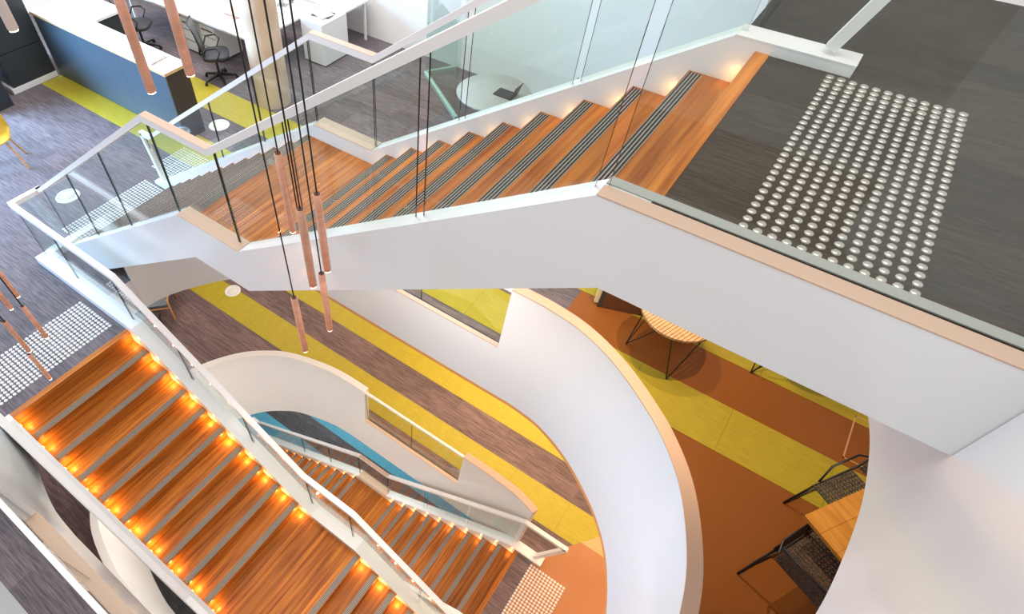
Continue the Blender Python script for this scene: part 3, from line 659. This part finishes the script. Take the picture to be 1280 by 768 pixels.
# ---------------------------------------------------------------- round floor boxes
def floor_box(x, y, z, label):
    t = thing('floor_box', (x, y, z), label, 'floor box', 'round service covers set in the carpet')
    MB().lathe([(.17, 0), (.165, .008), (.12, .009), (.12, .006), (0, .006)], seg=32).build('rim', DESKW, t, world=False)
    MB().lathe([(.105, .006), (.10, .012), (0, .012)], seg=32).build('lid', PAPER, t, world=False)
floor_box(-7.89, 2.48, M, 'round white floor cover seen through the glass above the stud strip')
floor_box(-7.55, 5.05, M+.004, 'round white floor cover beside the dark end of the counter')
floor_box(-7.98, 4.57, L+.004, 'round white floor cover on the yellow stripe two levels down')

# ---------------------------------------------------------------- chairs at the left
def shell_chair(loc, rz, label):
    t = thing('shell_chair', loc, label, 'chair', None, rz)
    m = MB(); prof_ = [(.22, .44, .20), (.12, .43, .23), (-.08, .425, .24), (-.18, .46, .245), (-.225, .58, .24), (-.25, .72, .22), (-.265, .80, .16)]; vs = []; nx = 8
    for y, z, w_ in prof_:
        for i in range(nx+1): u = i/nx*2-1; vs.append((u*w_, y+(.06*u*u if z > .5 else 0), z+(.05*u*u if z < .5 else 0)))
    m.add(vs, [(j*(nx+1)+i, j*(nx+1)+i+1, (j+1)*(nx+1)+i+1, (j+1)*(nx+1)+i) for j in range(len(prof_)-1) for i in range(nx)], 0, True)
    o = m.build('shell', YEL, t, world=False); md = o.modifiers.new('thickness', 'SOLIDIFY'); md.thickness = .012
    for sx in (-1, 1):
        for sy in (-1, 1): MB().tube([(sx*.14, sy*.12, .41), (sx*.25, sy*.23, 0)], .016, 8).build('leg', BEECH, t, world=False)
shell_chair((-9.25, 2.38, M), -2.0, 'mustard shell chair with pale timber legs at the picture edge')
def lounge_chair(loc, rz, label):
    t = thing('lounge_chair', loc, label, 'chair', None, rz)
    MB().obox((0, 0, .40), (.28, 0, 0), (0, .27, 0), (0, .02, .06)).build('seat_cushion', GREYC, t, world=False)
    MB().obox((0, -.28, .62), (.27, 0, 0), (0, .05, .0), (0, -.06, .22)).build('back_cushion', GREYC, t, world=False)
    for s in (-1, 1):
        m = MB().tube([(s*.32, .28, 0), (s*.32, .26, .56), (s*.32, -.30, .56), (s*.32, -.34, 0)], .022, 6); m.build('arm_frame', BEECH, t, world=False)
    MB().tube([(-.32, -.30, .5), (.32, -.30, .5)], .02, 6).tube([(-.32, .26, .34), (.32, .26, .34)], .02, 6).build('cross_rail', BEECH, t, world=False)
lounge_chair((-8.75, 3.25, L), -2.3, 'timber-framed chair with blue-grey cushions on the floor below the top flight')
bs = thing('black_chair', (-8.35, 2.72, L), 'black high-backed chair partly hidden behind the white handrail, lower floor', 'chair', None, .5)
MB().box(-.24, .24, -.24, .24, .42, .48).build('seat', SEATB, bs, world=False); MB().obox((0, -.25, .80), (.23, 0, 0), (0, .02, 0), (0, -.05, .36)).build('backrest', BLACK, bs, world=False)
for sx in (-1, 1):
    for sy in (-1, 1): MB().tube([(sx*.2, sy*.2, .42), (sx*.22, sy*.22, 0)], .014, 8).build('leg', BLACK, bs, world=False)

# ---------------------------------------------------------------- cafe furniture on the right
def slat_table(x, y, rz, label):
    t = thing('side_table', (x, y, M), label, 'table', 'slatted round side tables', rz); r = .385
    n = 22; w_ = 2*r/n
    for i in range(n):
        a, b = -r+i*w_, -r+(i+1)*w_-.006; h = lambda q: math.sqrt(max(r*r-q*q, .0004))
        m = MB(); xs = [a, (a+b)/2, b]; vs = []
        for z in (.705, .735):
            vs += [(a, -h(a), z), (b, -h(b), z), (b, h(b), z), (a, h(a), z)]
        m.add(vs, [(0, 3, 2, 1), (4, 5, 6, 7), (0, 1, 5, 4), (1, 2, 6, 5), (2, 3, 7, 6), (3, 0, 4, 7)]); m.build('slat', SLAT, t, world=False)
    m = MB(); pts = [(r*.97*math.cos(2*math.pi*k/32), r*.97*math.sin(2*math.pi*k/32), .695) for k in range(33)]; m.tube(pts, .008, 6, caps=False); m.build('top_ring', BLACK, t, world=False)
    for k in range(3):
        a = 2*math.pi*k/3+.5; f = (.34*math.cos(a), .34*math.sin(a), .006)
        m = MB()
        for d in (-.55, .55): m.tube([f, (.34*math.cos(a+d), .34*math.sin(a+d), .69)], .007, 6)
        m.tube([f, (.10*math.cos(a), .10*math.sin(a), .40)], .006, 6)
        m.build('leg', BLACK, t, world=False)
slat_table(-.03, 4.85, 2.816, 'round slatted timber side table on black wire legs casting round shadows')
slat_table(1.12, 5.50, 3.514, 'second round side table hidden behind the white slab edge, black leg showing')
lamp('downlight', (.0, 4.25, U-.52), 190, (1, .70, .40), .012, 115, (0, 4.9, M), .4)
lamp('downlight.001', (-.75, 4.65, U-.52), 110, (1, .70, .40), .012, 115, (-.3, 4.9, M), .4)
lamp('downlight.002', (1.75, 4.2, U-.52), 8, (1, .70, .40), .02, 120, (1.7, 4.4, M), .4)
bq = thing('banquette', (-.88, 5.12, M), 'dark upholstered banquette end with edge painted bright as if LED-lit behind the slab edge', 'seat', None, .35)
MB().box(0, .05, 0, .9, .0, .75).build('end_board', DARKG, bq, world=False); MB().box(.05, 1.2, .0, .08, .0, .70).build('front_face', BROWNU, bq, world=False)
MB().box(.05, 1.2, .08, .9, .0, .45).build('seat_block', DARKG, bq, world=False); MB().box(-.05, -.0, .02, .06, .05, .72).build('lit_edge_sliver', PALEY, bq, world=False)
# timber table and woven chairs
ang = math.atan2(.85, .53)-math.pi/2
tt = thing('dining_table', (1.54, 3.34, M), 'honey oak rectangular table beside the curved white wall', 'table', None, ang)
for i in range(5): MB().box(.16*i, .16*i+.158, 0, .78, .70, .735).build('board', OAK, tt, world=False)
for a in (.06, .70):
    for b in (.10, .64): MB().box(a, a+.04, b, b+.04, 0, .70).build('leg', BLACK, tt, world=False)
WOVEN = noisy('woven_black_cord', (.02, .016, .014), (.17, .135, .115), (60, 60, 60), 2, .6, 2, .4, .6, .5)
def woven_chair(loc, rz, label):
    """faces +Y"""
    t = thing('woven_chair', loc, label, 'chair', 'black woven cord chairs', rz)
    def weave(name, corner, eu, ev, nu, nv):
        m = MB(); c, eu, ev = Vector(corner), Vector(eu), Vector(ev); n = eu.cross(ev).normalized()
        for i in range(nu): m.obox(c+eu*((i+.5)/nu)+ev*.5, eu*(.30/nu), ev*.5, n*.003)
        for j in range(nv): m.obox(c+ev*((j+.5)/nv)+eu*.5+n*.004, eu*.5, ev*(.30/nv), n*.003)
        m.build(name, WOVEN, t, world=False)
    weave('seat', (-.23, -.20, .44), (.46, 0, 0), (0, .44, .015), 14, 13); weave('backrest', (-.22, -.24, .47), (.44, 0, 0), (0, -.10, .33), 14, 11)
    m = MB()
    m.tube([(-.24, .25, .45), (.24, .25, .45), (.24, -.21, .44), (.235, -.245, .47), (.23, -.35, .81), (-.23, -.35, .81), (-.235, -.245, .47), (-.24, -.21, .44), (-.24, .25, .45)], .011, 6); m.build('frame', BLACK, t, world=False)
    for s in (-1, 1):
        m = MB().tube([(s*.24, .20, .44), (s*.27, .26, .01), (s*.27, -.30, .01), (s*.24, -.18, .44)], .010, 6); m.build('sled_leg', BLACK, t, world=False)
        m = MB().tube([(s*.235, -.28, .62), (s*.29, -.18, .64), (s*.29, .12, .63), (s*.25, .18, .45)], .010, 6); m.build('armrest', BLACK, t, world=False)
    return t
v_ = Vector((.53, .85)); u_ = Vector((.85, -.53))
p = Vector((1.54, 3.34))+u_*.36-v_*.03; woven_chair((p.x, p.y, M), ang+.1, 'black woven chair tucked under the short end of the oak table')
p = Vector((1.54, 3.34))+v_*.76+u_*.03; woven_chair((p.x, p.y, M), ang+math.pi, 'black woven chair on the olive stripe at the far end of the oak table')
